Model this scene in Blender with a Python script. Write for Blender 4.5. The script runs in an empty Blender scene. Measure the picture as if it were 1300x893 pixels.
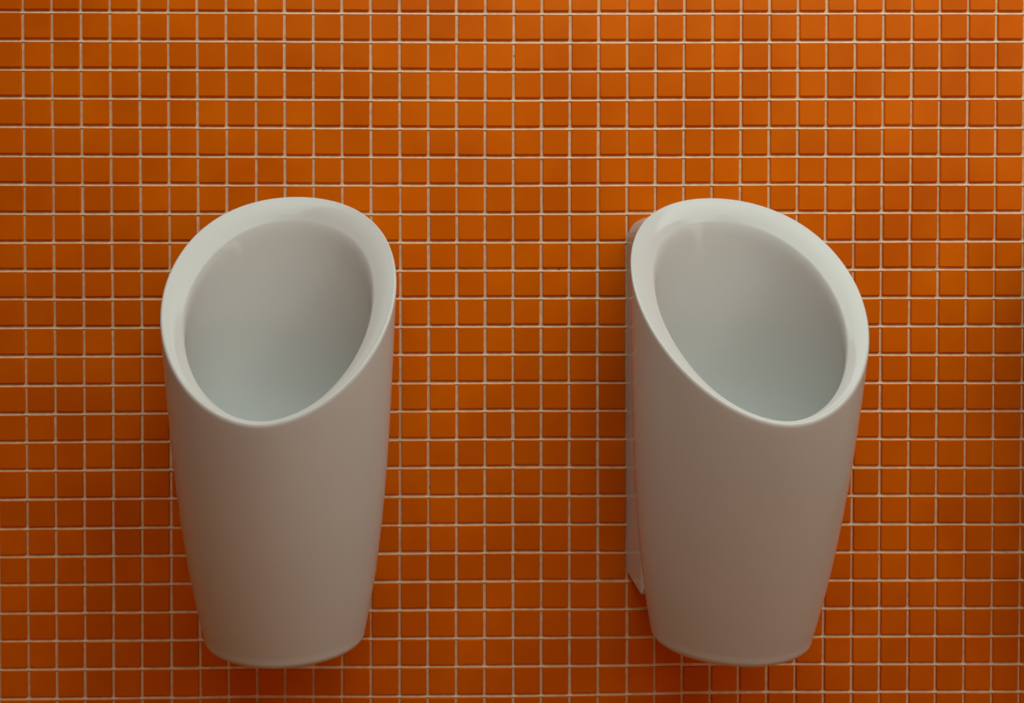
import bpy, math, random
import numpy as np
from mathutils import Matrix, Vector
random.seed(7)
PI = math.pi
P = 0.042          # one mosaic pitch in metres
Z0 = 1.19          # height of the first joint row above the floor
def W(X, d, Z):    # pitch units (column, distance from wall, -row) -> world metres
    return ((X - 18.0) * P, -d * P, Z0 + Z * P)

sc = bpy.context.scene
C = sc.collection

# ---------------------------------------------------------------- camera
cd = bpy.data.cameras.new('camera')
cam = bpy.data.objects.new('camera', cd); C.objects.link(cam)
yaw, pit, rol = 0.01019, 0.01141, 0.00089
cam.matrix_world = Matrix(((9.99947587e-01, 1.00214205e-03, -1.01890826e-02, 0),
                           (-1.01998581e-02, 1.14032805e-02, -9.99882957e-01, 0),
                           (-8.86335732e-04, 9.99934478e-01, 1.14129096e-02, 0),
                           (0, 0, 0, 1)))
cam.location = W(14.60136, 24.86612, -8.89101)
cd.sensor_width = 36.0
cd.sensor_fit = 'HORIZONTAL'
cd.lens = 24.99886 * 36 / 1300 * 36
cd.shift_x = (650 - 573.87214) / 1300
cd.shift_y = (349.21222 - 446.5) / 1300
cd.clip_start = 0.01
sc.camera = cam

# ---------------------------------------------------------------- world, lights, exposure
w = bpy.data.worlds.new('world'); sc.world = w
w.use_nodes = True
w.node_tree.nodes['Background'].inputs[0].default_value = (0.9, 0.95, 1.0, 1)
w.node_tree.nodes['Background'].inputs[1].default_value = 0.02
def area(name, loc, size, power, col, target):
    l = bpy.data.lights.new(name, 'AREA'); l.shape = 'RECTANGLE'
    l.size, l.size_y = size; l.energy = power; l.color = col
    o = bpy.data.objects.new(name, l); C.objects.link(o); o.location = loc
    o.rotation_euler = (Vector(target) - Vector(loc)).to_track_quat('-Z', 'Y').to_euler()
    return o
area('ceiling_lamp', (0.45, -1.0, 2.2), (2.4, 1.2), 37, (0.84, 1.0, 0.96), (0.45, -1.0, 0))
area('right_fill', (2.15, -1.75, 1.45), (0.9, 1.1), 7, (1.0, 0.93, 0.84), (0, -0.2, 0.7))  # unseen fill light, added to brighten the right flanks of the urinals
sc.view_settings.view_transform = 'Standard'
sc.view_settings.look = 'None'
sc.view_settings.exposure = 0.0
sc.view_settings.gamma = 1.0
sc.view_settings.use_curve_mapping = False

# joint wander measured on the wall, in pitches: ROW[r] at five columns, COL[c] at three heights
ROW = [[-0.02,-0.023,-0.032,0.006,0.03],[-0.014,-0.014,-0.034,0.001,0.042],[-0.016,-0.012,-0.05,0.009,0.039],[0.002,-0.033,-0.054,0.001,0.036],[0.005,-0.02,-0.051,-0.007,0.017],[-0.014,-0.028,-0.049,-0.009,0.011],[-0.006,-0.017,-0.035,0.016,0.012],[-0.012,-0.02,-0.028,0.019,0.018],[-0.02,-0.021,-0.022,-0.006,0.01],[-0.008,-0.006,-0.004,0.009,0.021],[0.004,0.012,0.021,0.016,0.011],[0.0,0.016,0.031,0.019,0.007],[-0.004,0.021,0.047,0.017,-0.012],[-0.023,0.013,0.048,0.022,-0.004],[-0.016,0.023,0.063,0.029,-0.004],[-0.002,0.03,0.062,0.031,0.002],[0.011,0.039,0.068,0.026,-0.014],[-0.005,0.027,0.058,0.02,-0.017],[-0.036,0.006,0.048,0.006,-0.034],[-0.019,0.016,0.051,0.012,-0.025],[-0.01,0.014,0.039,0.007,-0.024],[-0.008,0.016,0.039,0.011,-0.016],[0.013,0.019,0.026,0.004,-0.016],[0.012,0.022,0.011,0.033,-0.024],[-0.031,-0.017,-0.04,0.036,-0.012]]
COL = [[-0.025,-0.007,0.008],[-0.032,0.005,-0.022],[-0.032,0.017,-0.038],[-0.024,0.017,-0.04],[-0.009,0.031,-0.041],[-0.006,0.012,-0.013],[-0.01,0.012,-0.012],[0.002,0.015,-0.018],[0.029,0.025,-0.011],[0.026,0.022,-0.025],[0.033,0.026,-0.021],[0.027,0.026,-0.016],[0.029,0.029,-0.01],[0.031,0.052,-0.004],[0.028,0.04,-0.01],[0.025,0.022,-0.009],[0.023,0.012,-0.014],[0.023,-0.012,0.003],[0.008,-0.021,-0.007],[0.001,-0.042,-0.002],[0.002,-0.043,0.003],[0.004,-0.014,0.024],[0.0,-0.019,0.003],[0.004,-0.022,-0.017],[0.002,-0.022,-0.015],[0.0,-0.021,-0.013],[0.001,-0.021,-0.016],[0.007,-0.018,-0.012],[0.014,-0.012,-0.0],[0.009,-0.011,0.006],[0.019,-0.028,-0.002],[0.029,-0.012,0.013],[0.012,-0.016,0.0],[0.01,0.008,0.009],[0.009,0.005,0.012],[-0.011,0.025,-0.007]]
RIM_BACK, RIM_FRONT, RIM_SIDE = 1.00, 0.20, 0.78

# ---------------------------------------------------------------- materials
def mat(name):
    m = bpy.data.materials.new(name); m.use_nodes = True
    nt = m.node_tree; return m, nt, nt.nodes['Principled BSDF']
def node(nt, t, **kw):
    n = nt.nodes.new(t)
    for k, v in kw.items(): setattr(n, k, v)
    return n
def noise_col(nt, vec, scale, c0, c1, lo=0.35, hi=0.65, detail=3):
    n = node(nt, 'ShaderNodeTexNoise'); n.inputs['Scale'].default_value = scale; n.inputs['Detail'].default_value = detail
    nt.links.new(vec, n.inputs['Vector'])
    r = node(nt, 'ShaderNodeValToRGB'); nt.links.new(n.outputs[0], r.inputs[0])
    r.color_ramp.elements[0].position = lo; r.color_ramp.elements[0].color = (*c0, 1)
    r.color_ramp.elements[1].position = hi; r.color_ramp.elements[1].color = (*c1, 1)
    return r.outputs[0], n.outputs[0]
def bump(nt, b, h, strength, dist):
    bp = node(nt, 'ShaderNodeBump'); bp.inputs['Strength'].default_value = strength; bp.inputs['Distance'].default_value = dist
    nt.links.new(h, bp.inputs['Height']); nt.links.new(bp.outputs[0], b.inputs['Normal'])

TILE_A, TILE_B = (0.61, 0.110, 0.0001), (0.70, 0.142, 0.0002)
def tile_material():
    m, nt, b = mat('orange_glazed_tile')
    g = node(nt, 'ShaderNodeNewGeometry')
    # one slightly different firing per mosaic tile: snap the position to the tile grid
    s = node(nt, 'ShaderNodeVectorMath', operation='MULTIPLY_ADD')
    s.inputs[1].default_value = (1 / P, 1 / P, 1 / P); s.inputs[2].default_value = (18.0, 0.5, -Z0 / P + 200)
    nt.links.new(g.outputs['Position'], s.inputs[0])
    f = node(nt, 'ShaderNodeVectorMath', operation='FLOOR'); nt.links.new(s.outputs[0], f.inputs[0])
    wn = node(nt, 'ShaderNodeTexWhiteNoise', noise_dimensions='3D'); nt.links.new(f.outputs[0], wn.inputs['Vector'])
    col, nz = noise_col(nt, g.outputs['Position'], 7.0, TILE_A, TILE_B)
    hs = node(nt, 'ShaderNodeHueSaturation'); nt.links.new(col, hs.inputs['Color'])
    mr = node(nt, 'ShaderNodeMapRange'); nt.links.new(wn.outputs['Value'], mr.inputs[0])
    mr.inputs[3].default_value = 0.95; mr.inputs[4].default_value = 1.06
    nt.links.new(mr.outputs[0], hs.inputs['Value'])
    nt.links.new(hs.outputs[0], b.inputs['Base Color'])
    b.inputs['Roughness'].default_value = 0.42
    b.inputs['Specular IOR Level'].default_value = 0.06
    n2 = node(nt, 'ShaderNodeTexNoise'); n2.inputs['Scale'].default_value = 220; nt.links.new(g.outputs['Position'], n2.inputs['Vector'])
    bump(nt, b, n2.outputs[0], 0.12, 0.0008)
    return m
def grout_material():
    m, nt, b = mat('beige_cement_grout')
    g = node(nt, 'ShaderNodeNewGeometry')
    col, nz = noise_col(nt, g.outputs['Position'], 90, (0.70, 0.49, 0.30), (0.84, 0.62, 0.40))
    # sparse dark pits
    n3 = node(nt, 'ShaderNodeTexNoise'); n3.inputs['Scale'].default_value = 130; n3.inputs['Detail'].default_value = 1
    nt.links.new(g.outputs['Position'], n3.inputs['Vector'])
    r = node(nt, 'ShaderNodeValToRGB'); nt.links.new(n3.outputs[0], r.inputs[0])
    r.color_ramp.elements[0].position = 0.18; r.color_ramp.elements[0].color = (0.15, 0.1, 0.06, 1)
    r.color_ramp.elements[1].position = 0.25; r.color_ramp.elements[1].color = (1, 1, 1, 1)
    mx = node(nt, 'ShaderNodeMix', data_type='RGBA', blend_type='MULTIPLY'); mx.inputs[0].default_value = 1
    nt.links.new(col, mx.inputs[6]); nt.links.new(r.outputs[0], mx.inputs[7])
    nt.links.new(mx.outputs[2], b.inputs['Base Color'])
    b.inputs['Roughness'].default_value = 0.9
    bump(nt, b, nz, 0.5, 0.001)
    return m
def ceramic_material():
    m, nt, b = mat('white_vitreous_china')
    g = node(nt, 'ShaderNodeNewGeometry')
    col, nz = noise_col(nt, g.outputs['Position'], 5.0, (0.57, 0.58, 0.56), (0.595, 0.605, 0.585))
    nt.links.new(col, b.inputs['Base Color'])
    b.inputs['Roughness'].default_value = 0.12
    b.inputs['Specular IOR Level'].default_value = 0.24
    n2 = node(nt, 'ShaderNodeTexNoise'); n2.inputs['Scale'].default_value = 60; n2.inputs['Detail'].default_value = 2
    nt.links.new(g.outputs['Position'], n2.inputs['Vector'])
    bump(nt, b, n2.outputs[0], 0.05, 0.001)
    return m
def plain(name, c0, c1, rough, scale=8.0):
    m, nt, b = mat(name)
    g = node(nt, 'ShaderNodeNewGeometry')
    col, nz = noise_col(nt, g.outputs['Position'], scale, c0, c1)
    nt.links.new(col, b.inputs['Base Color']); b.inputs['Roughness'].default_value = rough
    return m
M_TILE, M_GROUT, M_CHINA = tile_material(), grout_material(), ceramic_material()
M_FLOOR = plain('brown_terracotta_floor', (0.28, 0.10, 0.035), (0.33, 0.125, 0.04), 0.5)
M_CEIL = plain('white_ceiling_paint', (0.75, 0.74, 0.72), (0.8, 0.79, 0.77), 0.9)
M_PAINT = plain('beige_wall_paint', (0.56, 0.265, 0.085), (0.62, 0.295, 0.095), 0.7)

def mesh_obj(name, verts, faces, m, parent=None, smooth=False):
    me = bpy.data.meshes.new(name); me.from_pydata([tuple(v) for v in verts], [], faces); me.update()
    if smooth: me.polygons.foreach_set('use_smooth', [True] * len(me.polygons))
    me.materials.append(m)
    o = bpy.data.objects.new(name, me); C.objects.link(o)
    if parent: o.parent = parent
    return o
def box(name, lo, hi, m, parent=None):
    (x0, y0, z0), (x1, y1, z1) = lo, hi
    v = [(x0, y0, z0), (x1, y0, z0), (x1, y1, z0), (x0, y1, z0), (x0, y0, z1), (x1, y0, z1), (x1, y1, z1), (x0, y1, z1)]
    f = [(0, 3, 2, 1), (4, 5, 6, 7), (0, 1, 5, 4), (1, 2, 6, 5), (2, 3, 7, 6), (3, 0, 4, 7)]
    return mesh_obj(name, v, f, m, parent)

# ---------------------------------------------------------------- the room shell
XL, XR, YF, ZC = -2.2, 2.2, -2.6, 2.26
for nm, lo, hi, m in (('wall_back', (XL, 0.0002, 0), (XR, 0.12, ZC), M_GROUT),
                      ('wall_left', (XL - .12, YF, 0), (XL, 0.12, ZC), M_PAINT),
                      ('wall_right', (XR, YF, 0), (XR + .12, 0.12, ZC), M_PAINT),
                      ('wall_front', (XL - .12, YF - .12, 0), (XR + .12, YF, ZC), M_PAINT),
                      ('floor', (XL - .12, YF - .12, -.12), (XR + .12, .12, 0), M_FLOOR),
                      ('ceiling', (XL - .12, YF - .12, ZC), (XR + .12, .12, ZC + .12), M_CEIL)):
    o = box(nm, lo, hi, m); o['kind'] = 'structure'
    if nm == 'wall_back': wall = o

# ---------------------------------------------------------------- mosaic tiles of the back wall
SX = (-0.92, 7.99, 16.96, 26.0, 34.83)
SZ = (-24.1, -11.69, 0.17)
def zj(r, X):       # joint below row r-1 / above row r: hand-laid rows wander a little
    return -r + (float(np.interp(X, SX, ROW[r])) if 0 <= r < 25 else float(np.interp(X, SX, ROW[0 if r < 0 else 24])) * 0.7)
def xj(c, Z):
    t = COL[min(max(c, 0), 35)]
    return c + float(np.interp(Z, SZ, t[::-1])) * (1 if 0 <= c < 36 else 0.5)
GAP = 0.100
def tile_ring(h, inset, d, ch, low=0.0):     # low: lower bevel enlarged so its shade draws a dark line
    a = h - inset; l = -a + low
    return [(-a + ch, l), (a - ch, l), (a, l + ch), (a, a - ch), (a - ch, a), (-a + ch, a), (-a, a - ch), (-a, l + ch)], d
H = 0.5
RINGS = [tile_ring(H, 0, -0.003, .035), tile_ring(H, 0, 0.032, .03), tile_ring(H, .018, 0.066, .035, .036)]
tv, tf = [], []
for pts, d in RINGS: tv += [(x, -d, z) for x, z in pts]
for k in range(2):
    for i in range(8):
        j = (i + 1) % 8; tf.append((k * 8 + i, k * 8 + j, (k + 1) * 8 + j, (k + 1) * 8 + i))
tf.append(tuple(range(16, 24)))
TV = np.array(tv)
FWD = np.array([0.0101889, 0.9998825, 0.0114129])   # (X, -d, Z) view axis, for the nearness ranking
def depth(X, Z): return 0.0101890826 * (X - 14.601) + 0.99988 * 24.866 - 0.0114129 * (Z + 8.891)
def covered(X, Z):  # behind a urinal as seen from the front
    for cx in (9.35, 23.95):
        if abs(X - cx) < 4.6 and -22.4 < Z < -6.2: return True
    return False
C0, C1, R0, R1 = -34, 70, -33, 28
tiles = []
for r in range(R0, R1):
    for c in range(C0, C1):
        Xm, Zm = c + .5, -r - .5
        x0, x1 = xj(c, Zm), xj(c + 1, Zm); z1, z0 = zj(r, Xm), zj(r + 1, Xm)
        jit = [random.gauss(0, 1) for _ in range(5)]
        sx, sz = x1 - x0 - GAP + .007 * jit[0], z1 - z0 - GAP + .007 * jit[1]
        ang = (zj(r, c + 1) - zj(r, c)) * .8 + .003 * jit[2]
        cx, cz = (x0 + x1) / 2 + .004 * jit[3], (z0 + z1) / 2 + .004 * jit[4]
        if (cz - .5) * P + Z0 < 0.004 or (cz + .5) * P + Z0 > ZC: continue
        if (cx - 18 - .5) * P < XL or (cx - 18 + .5) * P > XR: continue
        inframe = 0 <= c < 34 and 0 <= r < 24
        tiles.append((depth(Xm, Zm) if inframe and not covered(Xm, Zm) else 99, cx, cz, sx, sz, ang))
tiles.sort(key=lambda t: t[0])
me = bpy.data.meshes.new('tile')
me.from_pydata([tuple(v) for v in TV * P], [], tf); me.update(); me.materials.append(M_TILE)
for t in tiles[:300]:
    _, cx, cz, sx, sz, ang = t
    o = bpy.data.objects.new('tile', me); C.objects.link(o); o.parent = wall
    o.location = W(cx, 0, cz); o.scale = (sx, 1, sz); o.rotation_euler = (0, -ang, 0)
vs, fs = [], []
for t in tiles[300:]:
    _, cx, cz, sx, sz, ang = t
    ca, sa = math.cos(ang), math.sin(ang)
    lx, lz = TV[:, 0] * sx, TV[:, 2] * sz
    X = cx + lx * ca - lz * sa; Z = cz + lx * sa + lz * ca
    b0 = len(vs) * 24
    vs.append(np.stack([(X - 18) * P, TV[:, 1] * P, Z0 + Z * P], 1))
    fs += [tuple(b0 + i for i in f) for f in tf]
o = mesh_obj('mosaic_tiles', np.concatenate(vs).tolist(), fs, M_TILE, wall); o['kind'] = 'stuff'

# the grout of each bed joint is struck sloping: deep under the upper tile, flush with the lower one
gv, gf = [], []
for r in range(R0 + 1, R1):
    Xs = np.arange(C0 + 1.0, C1, 1.0); n = len(Xs); b0 = len(gv)
    for X in Xs:
        z = zj(r, X)
        for dz_, d_ in ((.056, -.003), (-.004, -.002), (-.034, .022), (-.054, .028)):
            gv.append(((X - 18) * P, -d_ * P, Z0 + (z + dz_) * P))
    for i in range(n - 1):
        for k in range(3):
            a = b0 + i * 4 + k; gf.append((a, a + 1, a + 5, a + 4))
g_ = mesh_obj('bed_joint', gv, gf, M_GROUT, wall); g_['kind'] = 'stuff'

# ---------------------------------------------------------------- urinals
zt, zr, zb = -6.47303, -13.01964, -20.68324
wt, wb, wc, ct, et, cb, eb = 3.63376, 2.47223, 0.22883, 4.09308, 3.09171, 2.36617, 1.85754
nf, nb, rbend, ecurv, wc2 = 1.89635, 2.02231, -0.2294, 0.36085, -0.08604
N = 144
TH = np.linspace(0, 2 * PI, N, endpoint=False)     # 0 = back (wall side), pi = front
def sec(z):
    t = (zt - z) / (zt - zb)
    w_ = wt + (wb - wt) * t + wc * 4 * t * (1 - t) + wc2 * t * (1 - t) * (1 - 2 * t) * 10
    c = ct + (cb - ct) * t; e = et + (eb - et) * t + ecurv * 4 * t * (1 - t)
    return w_, c, e
cc, ss = np.cos(TH), np.sin(TH)
# superellipse exponent blended from back to front so that the sides stay smooth
n_ = nf + (nb - nf) * (cc + 1) / 2
k_ = (np.abs(cc) ** n_ + np.abs(ss) ** n_) ** (-1 / n_)
SS, KK = ss * k_, cc * k_
def outer(z, inset=0.0, iw=0.0, ib=0.0, ifr=0.0):
    w_, c, e = sec(z)
    b, f = c - e + inset + ib, c + e - inset - ifr
    c2, e2 = (b + f) / 2, (f - b) / 2
    return np.stack([(w_ - inset - iw) * SS, c2 - e2 * KK, z + 0 * TH], 1)
def rim_curve():
    d0 = ct - et; w_, c, e = sec(zr); d1 = c + e
    z = zt + (zr - zt) * (1 - cc) / 2
    for _ in range(20):
        w_, c, e = sec(z); d = c - e * KK; t = (d - d0) / (d1 - d0)
        z = zt + (zr - zt) * (t + rbend * t * (1 - t))
    w_, c, e = sec(z)
    return np.stack([w_ * SS, c - e * KK, z], 1)
def bez(a, b, c, n, skip=1):
    return [a * (1 - t) ** 2 + b * 2 * t * (1 - t) + c * t * t for t in np.linspace(0, 1, n + 1)[skip:]]
O = rim_curve()
back, front = O[0], O[N // 2]
ctr = (back + front) / 2
ax = (front - back); L = np.linalg.norm(ax[1:]); axn = ax / L
q = (O - back) @ axn
TB, TF, TS = RIM_BACK, RIM_FRONT, RIM_SIDE
I = O.copy()
I[:, 0] = O[:, 0] * (wt - TS) / wt
qi = TB + q * (L - TB - TF) / L
I += (qi - q)[:, None] * axn
NR = np.array([0, -axn[2], axn[1]]); NR = NR if NR[2] > 0 else -NR     # out of the rim plane
I -= NR * 0.26                                                          # the rim slopes gently into the bowl
T = I - O; tl = np.linalg.norm(T, axis=1, keepdims=True); Tn = T / tl
NR = np.array([0, -axn[2], axn[1]]); NR = NR if NR[2] > 0 else -NR     # out of the rim plane
def on_shell(z):    # point of the shell at per-vertex height z
    w_, c, e = sec(z); return np.stack([w_ * SS, c - e * KK, z], 1)
FZ = zb - 0.05
def build_urinal(x, dz, yw, rl, label):
    prof = []; tag = []
    def add(v, t): prof.append(v); tag.append(t)
    # underside, slightly dished, then a rounded foot
    for s, dzz in ((0.25, .10), (0.5, .10), (0.75, .08), (0.9, 0.03)):
        R_ = outer(zb, 0.3); c0 = R_.mean(0); v = c0 + (R_ - c0) * s; v[:, 2] = FZ + dzz; add(v, 's')
    for a in np.linspace(0, PI / 2, 7):
        v = on_shell(FZ + 0.3 + 0 * TH); cf = v.mean(0); rr = np.linalg.norm((v - cf)[:, :2], axis=1, keepdims=True)
        v = cf + (v - cf) * (1 - 0.3 * (1 - math.sin(a)) / rr); v[:, 2] = FZ + 0.3 * (1 - math.cos(a)); add(v, 's')
    A = on_shell(O[:, 2] - 0.16)
    for s in np.linspace(0, 1, 41)[1:]:
        add(on_shell(FZ + 0.3 + (A[:, 2] - FZ - 0.3) * s), 's')
    B = O + Tn * np.minimum(0.13, tl * 0.4)
    for v in bez(A, O + Tn * 0.0, B, 7): add(v, 'r')
    Cq = I - Tn * np.minimum(0.12, 0.25 * tl)
    for s in np.linspace(0, 1, 6)[1:]: add(B + (Cq - B) * s + NR * 0.035 * math.sin(PI * s), 'r')
    down = np.tile(np.array([0, 0, -1.0]), (N, 1))
    E = I + down * 0.34 + Tn * 0.03
    for v in bez(Cq, I, E, 7): add(v, 'r')
    zB = -15.6
    M_ = 44
    for u in np.linspace(0, 1, M_)[1:-1]:
        z = E[:, 2] + (zB - E[:, 2]) * math.sin(u * PI / 2) ** 0.9
        w_, c, e = sec(np.maximum(z, zB)); b, f = c - e + 0.72, c + e - 0.55
        S = np.stack([(w_ - 0.58) * SS, (b + f) / 2 - (f - b) / 2 * KK, z], 1)
        bl = min(1, u / 0.5); bl = bl * bl * (3 - 2 * bl)
        v = E * (1 - bl) + S * bl; v[:, 2] = z
        g = 1 if u < .25 else math.sqrt(max(0.0, 1 - ((u - .25) / .75) ** 2.2))
        cen = np.array([0, 3.3, 0.0])
        v[:, :2] = cen[:2] + (v[:, :2] - cen[:2]) * g
        add(v, 'b')
    Lp = len(prof)
    V = np.concatenate(prof)
    c_lo = prof[0].mean(0); c_hi = prof[-1].mean(0); c_hi[2] = zB
    V = np.concatenate([V, [c_lo, c_hi]])
    ilo, ihi = len(V) - 2, len(V) - 1
    # installed with a touch of yaw and roll
    c, s = math.cos(yw), math.sin(yw)
    X = V[:, 0] * c + V[:, 1] * s; D = -V[:, 0] * s + V[:, 1] * c; Z = V[:, 2]
    zc = Z + 13; c, s = math.cos(rl), math.sin(rl)
    V = np.stack([X * c + zc * s, D, -X * s + zc * c - 13], 1)
    VW = np.stack([V[:, 0] * P, -V[:, 1] * P, V[:, 2] * P], 1)
    F, FT = [], []
    for k in range(Lp - 1):
        for i in range(N):
            j = (i + 1) % N
            F.append((k * N + i, k * N + j, (k + 1) * N + j, (k + 1) * N + i)); FT.append(tag[k + 1] if tag[k] != 'b' else 'b')
    for i in range(N):
        j = (i + 1) % N
        F.append((ilo, j, i)); FT.append('s'); F.append((ihi, (Lp - 1) * N + i, (Lp - 1) * N + j)); FT.append('b')
    full = bpy.data.meshes.new('full'); full.from_pydata(VW.tolist(), [], F); full.update()
    nrm = np.array([v.normal[:] for v in full.vertices])
    # orientation check: the shell front must face away from the wall
    kf = 30 * N + N // 2
    flip = nrm[kf][1] > 0
    if flip: nrm = -nrm; F = [f[::-1] for f in F]
    bpy.data.meshes.remove(full)
    root = bpy.data.objects.new('urinal', None); C.objects.link(root)
    wx = W(x, 0, 0)[0]; root.location = (wx, 0, Z0 + dz * P + zb * P)
    root.empty_display_size = 0.05
    root['label'] = label; root['category'] = 'urinal'; root['group'] = 'white urinals on the orange tiled wall'
    for t, nm in (('s', 'body'), ('r', 'rim'), ('b', 'bowl')):
        ids = [i for i, ft in enumerate(FT) if ft == t]
        used = sorted({v for i in ids for v in F[i]}); mp = {v: a for a, v in enumerate(used)}
        o = mesh_obj(nm, (VW[used] - np.array([0, 0, zb * P])).tolist(), [tuple(mp[v] for v in F[i]) for i in ids], M_CHINA, root, True)
        o.data.normals_split_custom_set_from_vertices(nrm[used].tolist())
    # mounting plate between the body and the wall
    hw = 2.56
    out = [(-hw, -19.53), (-hw, -8.0)]
    for a in np.linspace(0, 1, 9)[1:]:
        u = np.array([-hw, -8.0]) * (1 - a) ** 2 + np.array([-hw, -7.3]) * 2 * a * (1 - a) + np.array([-1.9, -7.12]) * a * a
        out.append(tuple(u))
    out.append((0, -6.95))
    out += [(-x_, z_) for x_, z_ in out[:-1][::-1]]
    # height field of the plate front: follows the back of the body, never deeper than DM
    DM = 2.5
    def dfront(x_, z_):
        w_, c, e = sec(max(min(z_, zt), zb)); xx = min(abs(x_) / w_, 0.999)
        return min(DM, c - e * (1 - xx ** 2) ** .5 + .16 + .2 * xx * min(1.0, max(0.0, (-9.0 - z_) / 4)))
    pv, pf = [], []
    n0 = len(out); cen = np.array([0, -13.2])
    levels = (1.0, 0.965, 0.9, 0.75, 0.5, 0.25)
    for x_, z_ in out: pv.append((x_, 0.046, z_))
    for li, s in enumerate(levels):
        for x_, z_ in out:
            p2 = cen + (np.array([x_, z_]) - cen) * s
            dd = dfront(*p2)
            if li == 0: dd = min(dd, DM) - 0.3
            pv.append((p2[0], dd, p2[1]))
    pv.append((cen[0], dfront(*cen), cen[1])); ci = len(pv) - 1
    for k in range(len(levels)):
        for i in range(n0):
            j = (i + 1) % n0
            pf.append((k * n0 + i, k * n0 + j, (k + 1) * n0 + j, (k + 1) * n0 + i))
    for i in range(n0): pf.append((len(levels) * n0 + i, len(levels) * n0 + (i + 1) % n0, ci))
    pf.append(tuple(range(n0))[::-1])
    # outline density: subdivide long edges first would be nicer; the field is smooth enough
    o = mesh_obj('mounting_plate', [(a * P, -b_ * P, (z_ - zb) * P) for a, b_, z_ in pv], pf, M_CHINA, root)
    import bmesh
    bm = bmesh.new(); bm.from_mesh(o.data); bmesh.ops.recalc_face_normals(bm, faces=bm.faces); bm.to_mesh(o.data); bm.free()
    return root
build_urinal(9.63506, 0, 0.00242, 0.01538, 'white ceramic wall urinal on the left, its rim leaning up to the right')
build_urinal(23.55026, -0.04261, 0.04545, -0.00769, 'white ceramic wall urinal on the right, mounting plate showing along its left side')
build_urinal(37.8, 0, 0.0, 0.0, 'white ceramic wall urinal just past the right edge of the photo')
